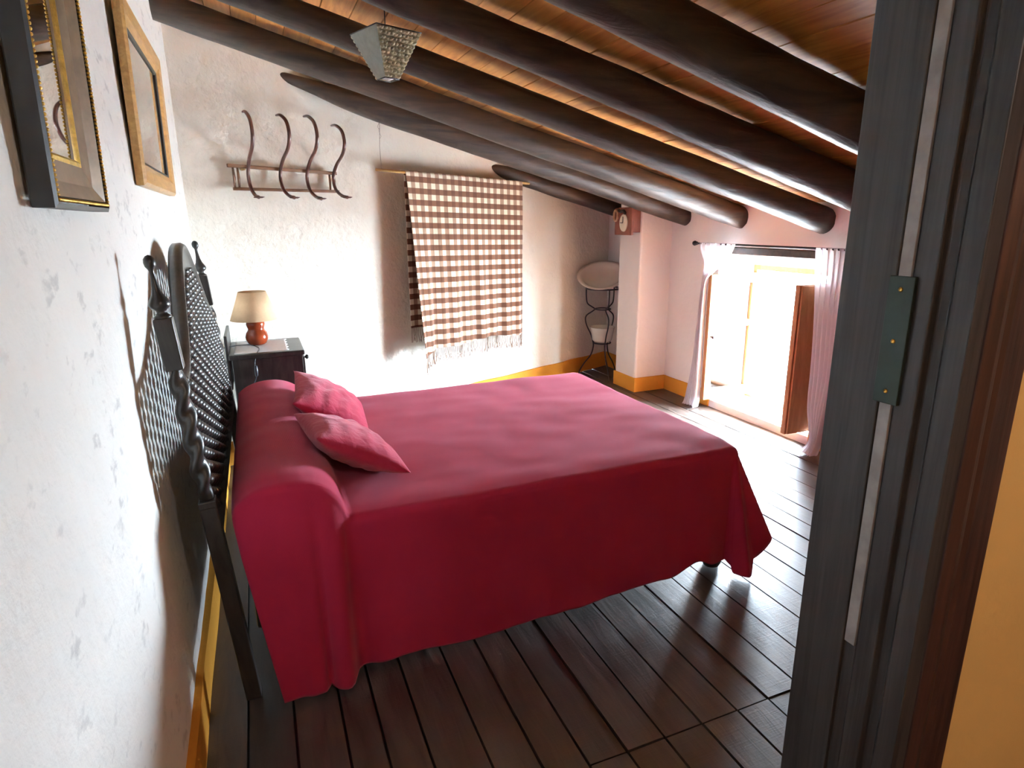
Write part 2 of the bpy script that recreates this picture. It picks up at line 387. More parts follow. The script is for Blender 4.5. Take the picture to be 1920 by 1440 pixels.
# moulded casing on the hall side
pr = [(XJ+.028, DY0+.001), (XJ+.028, DY0-.016), (XJ+.040, DY0-.022), (XJ+.052, DY0-.019), (XJ+.058, DY0-.013), (XJ+.066, DY0-.017), (XJ+.105, DY0-.017), (XJ+.114, DY0-.012), (XJ+.116, DY0+.001)]
MB().rings([[(a, b, z) for a, b in pr] for z in (0, DZ+.1)], False).build('casing', M['casing'], df, .0015)
MB().box(DX0-.03, XJ+.028, DY0-.018, DY0+.001, DZ+.02, DZ+.1).build('casing', M['casing'], df, .003)
MB().box(XJ+.0012, XJ+.0062, .4805, .4955, .95, DZ-.02).build('reflection_strip', M['strip'], df, .0008)['label'] = 'pale strip painted as reflected light along the rebate'  # streak of reflected light, painted as a thin pale strip
sp_ = MB().box(XJ-.0020, XJ+.0062, .472, .503, 1.285, 1.435).build('strike_plate', M['steel'], df, .0008); sp_['label'] = 'small metal strike plate'
mb = MB()
for z in (1.30, 1.36, 1.42): mb.lathe([(0,0),(.003,0),(.002,-.001),(0,-.0015)], (XJ-.002, .4875, z), 8, 'x')
tag(mb.build('screw', M['gold'], df), kind='stuff')

# log rafters
BEAMS = [(5.03, 2.05, 3.64, .055, .068, 1.520, 'short dark log rafter running from the blanket to the clock pillar'),
 (4.36, .52, 3.64, .074, .072, 1.522, 'dark log rafter with hewn end above the coat rack'),
 (3.715, XL-.04, 3.64, .069, .078, 1.507, 'long log rafter starting in the corner over the coat rack'),
 (2.98, XL-.04, 3.64, .052, .082, 1.486, 'log rafter ending above the solid shutter of the window'),
 (2.39, XL-.04, 3.64, .055, .098, 1.498, 'log rafter in front of the hanging lamp shade ending past the right curtain'),
 (1.75, XL-.04, 3.64, .058, .112, 1.486, 'thick blackened log rafter next to the door frame top'),
 (1.08, XL-.04, 3.64, .060, .105, 1.490, 'log rafter over the floor beside the doorway')]
for bi, (yb_, x0, x1, r0, r1, zc, lab) in enumerate(BEAMS):
    R = []; n = 22; st = 56; ax = Vector((1, 0, -s_)).normalized(); e1 = Vector((0, 1, 0)); e2 = ax.cross(e1)
    for i in range(st+1):
        t = i/st; xx = x0+(x1-x0)*t; rr = r0+(r1-r0)*((xx-XL)/(XW-XL) if bi > 1 else t)
        if bi < 2: rr *= .35+.65*sstep(-.02, .20, t)     # hewn, tapering start
        c = Vector((xx, yb_ + .018*noise.noise(Vector((xx*.8, bi*7.3, 0))), zc + s_*(XW-xx) + .005*noise.noise(Vector((xx*.9, bi*3.1, 5)))))
        ring = []
        for j in range(n):
            a = 2*PI*j/n; d = e1*math.cos(a)+e2*math.sin(a)
            q = rr*(1 + 1.0*.10*noise.noise(Vector((xx*1.6, math.cos(a)*1.3+bi*9, math.sin(a)*1.3))) + .05*noise.noise(Vector((xx*6, math.cos(a)*3+bi*5, math.sin(a)*3))))
            ring.append(c + d*q)
        R.append(ring)
    tag(MB().rings(R).build('ceiling_beam', M['beam']), lab, 'beam', 'log rafters under the ceiling boards')

# ------------------------------------------------------------------ window: frame, two inward casements, shutters
win = tag(empty('window_1', (0, 0, 0)), 'low wooden casement window with both leaves swung into the room', 'window', kind='structure')
FX = 3.985; WZ0, WZ1 = .085, 1.115; WY0, WY1 = 2.93, 3.89
MB().box(FX, FX+.055, WY1-.005, OY1, OZ0, WZ1+.03).build('frame_stile', M['pine'], win, .003)
MB().box(FX, FX+.055, OY0, WY0+.005, OZ0, WZ1+.03).build('frame_stile', M['pine'], win, .003)
MB().box(FX, FX+.055, WY0, WY1, WZ1-.012, WZ1+.03).build('frame_head', M['pine'], win, .003)
MB().box(FX, FX+.055, WY0, WY1, OZ0, OZ0+.02).build('frame_sill', M['pine'], win, .003)
MB().box(FX-.001, XO, OY0, OY1, WZ1+.028, OZ1).build('head_fill', M['plaster_smooth'], win)
def sash(yc, x0, ang, solid):
    rt = empty('sash', (FX, yc, 0), (0, 0, ang)); rt.parent = win
    L = FX-x0; t = .019; z0, z1 = WZ0, WZ1-.03; w = .062
    m = MB().box(-L, -L+w, -t, t, z0, z1).box(-w, 0, -t, t, z0, z1).box(-L+w, -w, -t, t, z1-.075, z1).box(-L+w, -w, -t, t, z0, z0+.085).box(-L+w, -w, -t*.8, t*.8, .665, .715)
    fr_ = m.build('sash_frame', M['pine'], rt, .003)
    if not solid:
        MB().box(-L+w-.006, -w+.006, -.002, .002, .71, z1-.07).build('pane', M['glass'], rt)
        MB().box(-L+w-.006, -w+.006, -.002, .002, z0+.08, .67).build('pane', M['glass'], rt)
        MB().box(-L+w+.035, -w+.01, .03, .045, z0+.03, z1-.03).build('shutter_panel', M['pine'], rt, .002)
        MB().box(-L+w+.17, -L+w+.178, .024, .0305, z0+.04, z1-.04).build('shutter_batten', M['pine'], rt)
    else:
        MB().box(-L+.01, -.005, -t-.016, -t-.001, z0+.005, z1-.005).build('shutter_panel', M['pine'], rt, .002)
    if not solid: MB().lathe([(0,0),(.006,0),(.006,-.02),(.014,-.024),(.014,-.034),(0,-.038)], (-L+.03, -t, .60), 12, 'y').build('sash_knob', M['iron'], rt)
    return rt
sash(3.872, 3.515, 0.0, False)
sash(2.955, 3.47, math.radians(-3), True)
for yy in (3.885, 2.94):
    mb = MB()
    for z in (.25, .95): mb.lathe([(.007, 0), (.007, .07)], (FX-.008, yy, z), 10)
    mb.build('hinge', M['iron'], win)

# ------------------------------------------------------------------ sheer curtains and their rod
cr = tag(empty('curtain_rod', (3.52, 3.36, 1.315)), 'thin dark metal curtain rod above the window', 'curtain rod')
RZ = 1.314
o = MB().tube([(0, 4.06-3.36, 0), (0, 2.60-3.36, 0)], .008, 10).build('rod', M['iron'], cr)
for yy, sg in ((4.06, 1), (2.60, -1)):
    pr = [(.008, 0), (.014, .004*sg), (.009, .010*sg), (.016, .018*sg), (.020, .030*sg), (.016, .042*sg), (.0, .048*sg)]
    MB().lathe(pr, (0, yy-3.36, 0), 14, 'y').build('finial', M['iron'], cr)
for yy in (3.93, 2.72):
    MB().tube([(XW-3.52, yy-3.36, -.02), (.04, yy-3.36, -.022), (0, yy-3.36, -.010)], .006, 8).build('bracket', M['iron'], cr)
def curtain(name, stn, lab, nw, seed):
    """stn: (z, y_outer, y_inner) from the rod to the floor"""
    st = smooth_path([(z, a, b) for z, a, b in stn], 8); nu = 90; R = []
    for i, s in enumerate(st):
        z, a, b = s; row = []; t = i/(len(st)-1)
        for j in range(nu+1):
            u = j/nu; y = a+(b-a)*u
            amp = .010+.020*t
            xx = 3.505 + amp*math.sin(u*nw*2*PI + seed + 1.3*t*math.sin(u*5+seed)) + .012*noise.noise(Vector((u*3, t*3, seed))) - .03*max(0, t-.9)*8*(.5+.5*math.sin(u*7+seed))
            row.append((xx, y, z))
        R.append(row)
    m = MB().rings(R, True, False, False)
    return tag(m.build(name, M['sheer']), lab, 'curtain')
curtain('sheer_curtain', [(1.322, 4.015, 3.62), (1.28, 4.01, 3.635), (1.18, 3.955, 3.70), (1.10, 3.945, 3.84), (1.03, 3.95, 3.895), (.90, 3.955, 3.90), (.725, 3.96, 3.90), (.37, 3.99, 3.90), (.10, 4.045, 3.905), (.012, 4.055, 3.905)], 'white sheer curtain gathered behind the glazed casement leaf', 7, .4)
curtain('sheer_curtain', [(1.322, 2.91, 2.66), (1.28, 2.905, 2.66), (1.08, 2.88, 2.665), (.88, 2.86, 2.665), (.57, 2.838, 2.66), (.32, 2.82, 2.69), (.12, 2.775, 2.71), (.012, 2.83, 2.72)], 'white sheer curtain hanging beside the solid shutter', 6, 2.1)

# ------------------------------------------------------------------ bed
bed = tag(empty('bed', (.13, 1.9, 0)), 'dark carved double bed with twisted posts and beaded arched headboard', 'bed')
LEAN = -math.radians(4.4)
HB = Matrix.Rotation(LEAN, 4, 'Y')                     # headboard leans back to the wall
def hb_build(mb_, name, mat, parent=bed, dy=0, bevel=0):
    o = mb_.build(name, mat, parent, bevel)
    if parent is bed: o.matrix_local = Matrix.Translation((0, dy, 0)) @ HB
    return o
HW = .0235
for dy in (0.0, 1.5):
    lg = MB().box(-HW, HW, -HW, HW, 0.004, .70).box(-HW*1.04, HW*1.04, -HW*1.04, HW*1.04, .69, .715)
    post = hb_build(lg, 'post', M['darkwood'], bed, dy, .004)
    R = []
    for i in range(97):
        t = i/96; z = .715 + (1.118-.715)*t; rb = .0225*(.72+.28*min(1, 6*min(t, 1-t))); ring = []
        for j in range(20):
            a = 2*PI*j/20; r = rb*(1 + .24*math.cos(2*(a) - 2*PI*t*4.6))
            ring.append((r*math.cos(a), r*math.sin(a), z))
        R.append(ring)
    MB().rings(R).build('twisted_column', M['darkwood'], post)
    MB().box(-HW, HW, -HW, HW, 1.113, 1.258).build('block', M['darkwood'], post, .004)
    fin = [(.020, 1.256), (.0235, 1.262), (.016, 1.268), (.012, 1.273), (.014, 1.279), (.025, 1.288), (.0275, 1.297), (.024, 1.307), (.015, 1.322), (.010, 1.340), (.0068, 1.365), (.006, 1.384), (.008, 1.389), (.0135, 1.397), (.0152, 1.407), (.0135, 1.417), (.0075, 1.424), (.0, 1.427)]
    MB().lathe(fin, (0, 0, 0), 20).build('finial', M['darkwood'], post)
def arch_v(y, h):                                       # arch outline, y measured from the near post
    c = (y-.75)/.72; return 1.085 + h*math.cos(PI/2*min(1, abs(c)))**2
ny = 60; R = []
def arch_in(y): return 1.055 + (arch_v(y, .352)-1.085)*.80
for i in range(ny+1):
    y = .022+(1.5-.044)*i/ny; t = arch_v(y, .352); ti = min(arch_in(y), t-.03)
    R.append([(-.024, y, t-.008), (-.016, y, t), (.010, y, t), (.022, y, t-.008), (.022, y, t-.020), (.014, y, t-.026), (.014, y, ti+.006), (.008, y, ti), (-.010, y, ti), (-.016, y, ti+.006)])
hb_build(MB().rings(R), 'arch_rail', M['darkwood'])
hb_build(MB().box(-.016, .020, .03, 1.47, .585, .66), 'bottom_rail', M['darkwood'], bed, 0, .005)
nsp = 27; PITCH = .0445
for i in range(nsp):
    y = .052 + (1.5-.104)*i/(nsp-1); top = arch_in(y)+.012; pr = []; z0 = .645 - (PITCH/2 if i % 2 else 0)
    while z0 < top:
        for q in (0, .18, .36, .5, .64, .82):
            z = z0+PITCH*q
            if .645 <= z <= top: pr.append((.0085+.0165*math.sin(PI*q)**.8, z))
        z0 += PITCH
    hb_build(MB().lathe(pr, (.002, y, 0), 10), 'spindle', M['darkwood'])
MB().box(.03, 1.92, .06, 1.44, .20, .33).build('base', M['darkwood'], bed, .01)
MB().box(.03, 1.92, .05, 1.45, .33, .555).build('mattress', M['pillowtick'], bed, .05, 4)
for x_, y_ in ((1.90, .055), (1.90, 1.40)):
    MB().lathe([(.034, .004), (.042, .02), (.044, .10), (.038, .21)], (x_, y_, 0), 14).build('leg', M['darkwood'], bed)

# bedspread draped over mattress and bolster
TOPZ = .582
Y0, Y1, X0, X1 = 1.925, 3.345, .135, 2.055
RE = .035
def bol(x):
    c = (x-.285)/.185
    return .150*(max(0, 1-abs(c)**2.6))**.55 if abs(c) < 1 else 0
def top_z(x, y):
    p = Vector((x, y, 0))
    wr = .006*noise.noise(Vector((x*1.6, y*2.6, 3))) + .004*noise.noise(Vector((x*5, y*9, 1)))
    wr += .007*sstep(1.1, 1.7, x)*max(0, noise.noise(Vector((x*2.2-y*3.2, y*2.2+x*3, 8))))
    edge = min(1, (y-Y0+.02)/.12, (Y1-y+.02)/.12)
    sag = -.012*(1-max(0, edge))**2
    e2 = max(0, min(1, (y-Y0+.05)/.16)); e3 = max(0, min(1, (Y1-y+.05)/.12))
    b = bol(x)*(.86+.14*math.sqrt(1-(1-e2)**2))*(.8+.2*e3) + (.010*noise.noise(Vector((x*6, y*3, 4))) if x < .46 else 0)
    return TOPZ + wr + sag + b
def hem_z(x): return .018 + .030*sstep(1.0, 1.7, x) + .010*noise.noise(Vector((x*4, 0, 6)))
def pl(f, pts):
    for (a, u), (b, w) in zip(pts[:-1], pts[1:]):
        if f <= b: return u+(w-u)*sstep(a, b, f)
    return pts[-1][1]
def bs_point(s, t):
    """s across (0..1 top, <0 near drop, >1 far drop, each -1 deep), t along (0..1 top, >1 foot drop)"""
    sc = min(1, max(0, s)); tc = min(1, max(0, t)); x = X0+(X1-X0)*tc; y = Y0+(Y1-Y0)*sc
    dS = (-s if s < 0 else (s-1 if s > 1 else 0)); dT = max(0, t-1); sgn = -1 if s < 0 else 1
    z = top_z(x, y)
    r = max(dS, dT)
    if r <= 0: return (x, y, z)
    ph = math.atan2(dS, dT)                              # 0 foot, pi/2 side
    f = ph/(PI/2); hz = hem_z(x)*f + .15*(1-f)
    if dT > 0: hz = pl(f, ((0, .19), (.25, .15), (.5, .07), (.65, .010), (.94, .008), (1, .04)))
    if dT <= 0 and sgn < 0:                               # near long side: hem lifts before the foot corner
        hz += .055*math.exp(-((x-1.88)/.07)**2)
    LN = max(.05, z-hz); L = LN*r; aq = RE*PI/2
    if L < aq: out = RE*math.sin(L/RE); dn = RE*(1-math.cos(L/RE))
    else: out = RE; dn = RE + (L-aq)*(LN-RE)/(LN-aq)
    k_ = max(0, min(1, (dn-RE)/max(.05, LN-RE)))
    if dT <= 0:
        fold = .012*noise.noise(Vector((x*5.5, sgn*3, .3))) + .006*noise.noise(Vector((x*13, sgn*5, 1)))
        fl_ = .018 + fold
        if sgn < 0:
            bo = sstep(.475, .435, x)                      # bolster end hangs out in front, with its own fold
            fl_ += .035*bo + .020*bo*math.exp(-((x-.42)/.028)**2) - .030*math.exp(-((x-.365)/.014)**2)*bo - .012*math.exp(-((x-.50)/.03)**2)
            out += .030*bo*min(1, k_*6)
            fl_ += .03*sstep(1.75, 2.05, x)*math.sin((x-1.75)*14)
        out += fl_*k_**.8
    elif dS <= 0:
        out += (.12 + .03*noise.noise(Vector((y*4, 2, 2)))*sstep(Y0, Y0+.3, y))*k_
    else:
        out += pl(f, ((0, .12), (.27, .18), (.52, .10), (.76, .105), (1, .03)))*k_
    dx, dy_ = math.cos(ph), math.sin(ph)*sgn
    if dT <= 0 and sgn < 0: x += .085*k_*sstep(.40, .135, x)
    return (x+dx*out, y+dy_*out, z-dn)
sv = sorted(set([-1, -.985, -.97] + [-(q/30.) for q in range(30)] + [-.03, -.06, -.09, -.012] + [i/56 for i in range(57)] + [1+q/18 for q in range(1, 19)]))
tv = [i/150 for i in range(151)] + [1+q for q in (.012, .03, .05, .07, .1)] + [1+(.14+.86*i/22) for i in range(23)]
vs = []; fs = []; uv = []
for t in tv:
    for s in sv: vs.append(bs_point(s, t)); uv.append((s, t))
ns = len(sv)
for i in range(len(tv)-1):
    for j in range(ns-1):
        q = i*ns+j; fs.append((q, q+1, q+ns+1, q+ns))
bsm = MB().add(vs, fs, True).build('bedspread', M['red'])
ul = bsm.data.uv_layers.new(name='UVMap')
for lp in bsm.data.loops:
    s, t = uv[lp.vertex_index]; ul.data[lp.index].uv = (s*1.4, t*1.9)
sm_ = bsm.modifiers.new('thickness', 'SOLIDIFY'); sm_.thickness = .004; sm_.offset = -1
tag(bsm, 'crimson red bedspread draped over mattress and bolster down to the floor', 'bedspread')

# two scatter cushions leaning on the bolster
def cushion_mesh(w, h, t, seed):
    n = 40; up = []; 
    def g(u, v, sg):
        cu, cv = abs(u), abs(v)
        x = w/2*u*(1-.07*(1-v*v)*cu); y = h/2*v*(1-.07*(1-u*u)*cv)      # edges drawn in, corners pointed
        th = t/2*((1-cu**2.2)*(1-cv**2.2))**.55
        th += .006*noise.noise(Vector((u*4+seed, v*4, sg)))*(1-cu)*(1-cv)*2 + .004*math.sin(u*16+seed)*(1-cu**2)*cv*(1-cv)*3
        return (x, y, sg*max(0, th))
    vs = []; fs = []
    for sg in (1, -1):
        b = len(vs)
        for i in range(n+1):
            for j in range(n+1): vs.append(g(-1+2*i/n, -1+2*j/n, sg))
        for i in range(n):
            for j in range(n):
                q = b+i*(n+1)+j; fs.append((q, q+n+1, q+n+2, q+1) if sg > 0 else (q, q+1, q+n+2, q+n+1))
    m = MB().add(vs, fs, True); me = m.mesh('cushion'); bm = bmesh.new(); bm.from_mesh(me); bmesh.ops.remove_doubles(bm, verts=bm.verts, dist=.0004)
    for f_ in bm.faces: f_.smooth = True
    bmesh.ops.recalc_face_normals(bm, faces=bm.faces); bm.to_mesh(me); bm.free(); me.materials.append(M['cushion']); return me
for (loc, rot, lab, sd) in (((.545, 2.325, .680), (math.radians(-6), math.radians(30), math.radians(3)), 'crimson scatter cushion whose pointed corner rests flat on the bedspread', 1.0),
                            ((.535, 2.85, .692), (math.radians(4), math.radians(33), math.radians(-2)), 'crimson scatter cushion tucked behind another cushion, nearer the bedside table', 5.0)):
    c = bpy.data.objects.new('cushion', cushion_mesh(.37, .50, .15, sd)); COL.objects.link(c); c.location = loc; c.rotation_euler = rot
    tag(c, lab, 'cushion', 'scatter cushions on the bed')

# ------------------------------------------------------------------ bedside table, lamp
nt = tag(empty('bedside_table', (.29, 3.87, 0)), 'dark wooden bedside table with drawer in the corner', 'bedside table')
nx, nyy = .20, .225
MB().box(-nx+.015, nx-.012, -nyy+.015, nyy-.015, .10, .772).build('body', M['darkwood'], nt, .004)
MB().box(-nx, nx, -nyy, nyy, .772, .80).build('table_top', M['darkwood'], nt, .007)
MB().box(-nx-.012, -nx+.004, -nyy+.03, nyy-.01, .60, .905).build('back_board', M['darkwood'], nt, .004)
dr = MB().box(nx-.013, nx-.001, -nyy+.03, nyy-.03, .655, .755).build('drawer', M['darkwood'], nt, .004)
MB().lathe([(.006, 0), (.006, .008), (.013, .013), (.014, .02), (.008, .027), (0, .028)], (nx-.001, -.10, .735), 14, 'x').build('knob', M['darkwood'], dr)
dd = MB().box(nx-.013, nx-.001, -nyy+.03, nyy-.03, .12, .64).build('door', M['darkwood'], nt, .004)
for a, b in ((-1,-1),(1,-1),(-1,1),(1,1)):
    MB().lathe([(.016, .003), (.022, .05), (.024, .10)], (a*(nx-.05), b*(nyy-.05), 0), 10).build('leg', M['darkwood'], nt)
# white runner on the table
m = MB(); n = 24; vs = []; fs = []
for i in range(n+1):
    for j in range(n+1):
        u, v = i/n, j/n; sc_ = .006*math.sin(v*PI*9) if i == n else 0
        vs.append((.12+.285*u+sc_, 3.68+.38*v, .8015+.0008*noise.noise(Vector((u*6, v*6, 2)))))
for i in range(n):
    for j in range(n): q = i*(n+1)+j; fs.append((q, q+n+1, q+n+2, q+1))
o = m.add(vs, fs, True).build('table_runner', M['doily']); o.modifiers.new('t', 'SOLIDIFY').thickness = .0016
tag(o, 'small white cloth runner lying on the bedside table', 'cloth')
lamp = tag(empty('table_lamp', (.245, 3.93, .8035)), 'small table lamp with gourd-shaped red-brown base and cream cone shade', 'lamp')
MB().lathe([(0, 0), (.040, 0), (.052, .008), (.062, .030), (.064, .048), (.058, .070), (.047, .086), (.045, .094), (.050, .108), (.053, .122), (.049, .138), (.036, .152), (.020, .158), (0, .159)], n=28).build('lamp_base', M['lampwood'], lamp)
MB().lathe([(.010, .155), (.010, .20), (.018, .205), (.018, .235), (0, .237)], n=14).build('lamp_holder', M['gold'], lamp)
m = MB().rings([[(r*math.cos(2*PI*j/40), r*math.sin(2*PI*j/40), z) for j in range(40)] for r, z in ((.135, .150), (.076, .312))], True, False)
o = m.build('lamp_shade', M['shade'], lamp); o.modifiers.new('t', 'SOLIDIFY').thickness = .003
m = MB()
for a in range(3): m.tube([(0, 0, .235), (.077*math.cos(a*2.1), .077*math.sin(a*2.1), .300)], .0015, 6)
m.build('shade_support', M['gold'], lamp)
cb = smooth_path([(-.03, -.045, .006), (.0, -.13, .004), (.005, -.20, .004), (-.01, -.262, -.01), (-.025, -.285, -.06), (-.022, -.282, -.12), (-.04, -.285, -.17), (-.10, -.285, -.24), (-.12, -.28, -.32)], 6)
MB().tube(cb, .0028, 8).build('cord', M['cable'], lamp)
MB().lathe([(.004, -.032), (.009, -.026), (.011, 0), (.009, .026), (.004, .032)], (-.022, -.283, -.10), 10).build('cord_switch', M['cable'], lamp)
cb = smooth_path([(-.045, -.03, .005), (-.10, -.06, .012), (-.16, -.10, .014), (-.20, -.16, .012), (-.215, -.20, .006)], 6)
MB().tube(cb, .0025, 8).build('cord', M['cable'], lamp)

# ------------------------------------------------------------------ mirrors on the left wall
def framed(name, y0, y1, z0, z1, depth, parts, label, cat, tilt=0, yaw=0, roll=0):
    rt = tag(empty(name, (XL+.006, y0, z0), (roll, tilt, yaw)), label, cat)
    Wd, Hh = y1-y0, z1-z0
    def strip(name_, prof, mat):
        # prof: (inset from the outer edge, height out of the wall); mitred frame as one closed loop of four corners
        R = []
        for cy, cz in ((0,0),(1,0),(1,1),(0,1),(0,0)):
            R.append([(h, (i if cy == 0 else Wd-i), (i if cz == 0 else Hh-i)) for i, h in prof])
        return MB().rings(R, False, False).build(name_, mat, rt, 0)
    for nm, pf, mt in parts: strip(nm, pf, mt)
    return rt, Wd, Hh
rt, Wd, Hh = framed('wall_mirror', 1.245, 1.665, 1.528, 2.22, .034,
  [('outer_edge', [(.004, 0), (0, .003), (0, .034), (.008, .038), (.008, 0)], M['black']),
   ('cove', [(.020, .001), (.020, .034), (.048, .020), (.086, .012), (.086, .001)], M['frameface']),
   ('gilt_slip', [(.086, .001), (.086, .013), (.093, .014), (.098, .009), (.098, .001)], M['gold'])],
  'tall mirror in deep black and gilt frame, hung beside the doorway', 'mirror', math.radians(1.0))
m = MB(); r_ = .0036
def bead_run(m, p, q, step):
    p, q = Vector(p), Vector(q); n_ = int((q-p).length/step)
    for i in range(n_+1): m.lathe([(0, -r_), (r_*.8, -r_*.6), (r_, 0), (r_*.8, r_*.6), (0, r_)], p.lerp(q, i/n_), 6)
a_ = .014
bead_run(m, (.037, a_, a_), (.037, Wd-a_, a_), .0076); bead_run(m, (.037, a_, a_), (.037, a_, Hh-a_), .0076); bead_run(m, (.037, Wd-a_, a_), (.037, Wd-a_, Hh-a_), .0076)
bead_run(m, (.037, a_, Hh-a_), (.037, Wd-a_, Hh-a_), .0076); tag(m.build('beading', M['gold'], rt), kind='stuff')
MB().box(.004, .009, .096, Wd-.096, .096, Hh-.096).build('mirror_glass', M['mirror'], rt)
rt, Wd, Hh = framed('wall_mirror', 2.37, 3.26, 1.622, 2.185, .03,
  [('frame', [(.0, 0), (0, .022), (.010, .030), (.050, .026), (.075, .014), (.075, 0)], M['goldwood']),
   ('inner_slip', [(.073, .0), (.073, .016), (.082, .012), (.082, 0)], M['black'])],
  'wide mirror in plain gold-brown wooden frame above the headboard', 'mirror', math.radians(1.0))
MB().box(.004, .008, .078, Wd-.078, .078, Hh-.078).build('mirror_glass', M['mirror'], rt)

# ------------------------------------------------------------------ bentwood coat rack
def wallpt(d, out, z):
    """d = metres along the back wall from its left corner, out = metres in front of it"""
    p = B0 + U*d + NB*out; return Vector((p.x, p.y, z))
def d_of_x(x, out): return (x - XL - NB.x*out)/U.x
rk = tag(empty('coat_rack', wallpt(d_of_x(.5, 0), 0, 1.77)), 'brown bentwood coat rack with four curved hooks on rough wall', 'coat rack')
INV = Matrix.Translation(-rk.location)
def rk_(m, name, mat, b=0):
    o = m.build(name, mat, rk, b); o.data.transform(INV); return o
dL, dR = d_of_x(.190, .05), d_of_x(.838, .05)
rk_(MB().obox((wallpt(dL, .05, 1.828)+wallpt(dR, .05, 1.812))/2, (wallpt(dR, .05, 1.812)-wallpt(dL, .05, 1.828)).normalized(), NB, (0,0,1), (dR-dL)/2, .009, .010), 'rail', M['rackrail'], .003)
rk_(MB().obox((wallpt(dL+.02, .05, 1.700)+wallpt(dR+.01, .05, 1.697))/2, U, NB, (0,0,1), (dR-dL)/2-.005, .009, .009), 'rail', M['rackrail'], .003)
for dq in (dL+.032, dL+.058, dR-.050, dR-.018):
    rk_(MB().tube([wallpt(dq, .048, 1.705), wallpt(dq+.002, .048, 1.76), wallpt(dq, .048, 1.818)], [.006, .008, .006], 8), 'spindle', M['rackrail'])
for dq in (dL+.10, dR-.10):
    rk_(MB().tube([wallpt(dq, -.005, 1.815), wallpt(dq, .045, 1.815)], .010, 8), 'wall_peg', M['dowel'])
HP = [(.075, 2.125), (.115, 2.118), (.158, 2.075), (.172, 2.00), (.150, 1.93), (.098, 1.87), (.066, 1.81), (.058, 1.755), (.078, 1.70), (.120, 1.662), (.165, 1.648)]
for xq, kz, ko, tw in ((.30, 1.0, 1.15, -.05), (.482, 1.0, 1.55, 0), (.645, 1.03, 1.55, .02), (.815, .93, 1.55, .0)):
    dq = d_of_x(xq, .06)
    pts = [wallpt(dq + tw*(o_-.06)*.6, .062+(o_-.062)*ko if o_ > .062 else o_, 1.76+(z_-1.76)*kz) for o_, z_ in HP]
    sp2 = smooth_path(pts, 5); n_ = len(sp2)
    hk = rk_(MB().tube(sp2, [.0105*(.55+.45*min(1, i/6)) for i in range(n_)], 10), 'hook', M['rackwood'])
    e_ = sp2[-1]
    o = MB().tube([e_-U*.03+Vector((0,0,-.002)), e_-U*.018, e_+U*.018, e_+U*.034+Vector((0,0,.002))], [.004, .012, .012, .004], 10, True, .45).build('hook_pad', M['rackwood'], hk); o.data.transform(INV)

# ------------------------------------------------------------------ blanket on a rod hung from the rafters
ra, rb_ = Vector((1.10, 4.405, 1.842)), Vector((2.47, 4.956, 1.800))
rod = tag(empty('hanging_rod', ra), 'pale wooden rod hung on strings from the rafters in front of the wall', 'rod')
MB().tube([Vector((0,0,0)), rb_-ra], .0095, 12).build('dowel', M['dowel'], rod)
rd = (rb_-ra).normalized()
for tq, top in ((.045, 2.21), (1.44, 1.84)):
    p = rd*tq; topz = top-ra.z
    MB().tube(smooth_path([p+Vector((0,0,-.011)), p+Vector((-.004,0,(topz)*.4)), p+Vector((.003,0,topz*.75)), p+Vector((-.004, -.01, topz))], 4), .0016, 6).build('string', M['string'], rod)
m = MB(); p = rd*.045
for i in range(5): m.tube([p+Vector((.004*math.sin(i*2), 0, .20+.03*i)), p+Vector((.010*math.cos(i*1.7), .002, .215+.03*i)), p+Vector((0, 0, .235+.03*i))], .0012, 5)
m.build('string_knot', M['string'], rod)
BW = 1.155; bs0 = (1.315-ra.x)/rd.x                     # start along the rod
NBv = NB
def blanket_pt(u, v):
    """u 0..1 across, v metres of cloth: negative behind the rod, positive in front"""
    s_along = bs0 + BW*u; r = .012
    base = ra + rd*s_along
    if abs(v) < r*PI/2:
        a = v/r; return base + NBv*(r*math.sin(a)) + Vector((0, 0, r*math.cos(a)))
    sg = 1 if v > 0 else -1; dn = abs(v)-r*PI/2; k_ = dn/1.35
    fold = .016*math.sin(u*BW*2*PI*3.1+.7)*k_ + .012*math.sin(u*BW*2*PI*7.3+2.0)*k_ + .006*noise.noise(Vector((u*9, dn*2, sg)))
    p = base + NBv*(sg*r + (fold + .014*k_*sg)) + Vector((0, 0, -dn))
    lf = math.exp(-u*9)*k_                              # left edge swings and folds forward
    if sg > 0: p += rd*(.045*lf) + NBv*(.050*lf)
    else: p += rd*(-.01*math.exp(-u*9)*k_)
    return p
def hemv(u): return 1.265 - .0*u + .10*math.exp(-u*5) - .012*math.sin(u*12)
def cloth(name, v0, v1f, nu, nv, parent=None):
    vs = []; uvs = []; fs = []
    for i in range(nu+1):
        u = i/nu; v1 = v1f(u)
        for j in range(nv+1):
            v = v0(u)+(v1-v0(u))*j/nv; vs.append(blanket_pt(u, v)); uvs.append((u*BW, v+3.0))
    for i in range(nu):
        for j in range(nv): q = i*(nv+1)+j; fs.append((q, q+1, q+nv+2, q+nv+1))
    o = MB().add(vs, fs, True).build(name, M['gingham'], parent); ul = o.data.uv_layers.new(name='UVMap')
    for lp in o.data.loops: ul.data[lp.index].uv = uvs[lp.vertex_index]
    so = o.modifiers.new('t', 'SOLIDIFY'); so.thickness = .003; so.offset = 0
    return o
bl = cloth('plaid_blanket', lambda u: -1.12, hemv, 120, 150)
tag(bl, 'brown and cream checked wool blanket with fringe hanging over a rod', 'blanket')
m = MB()
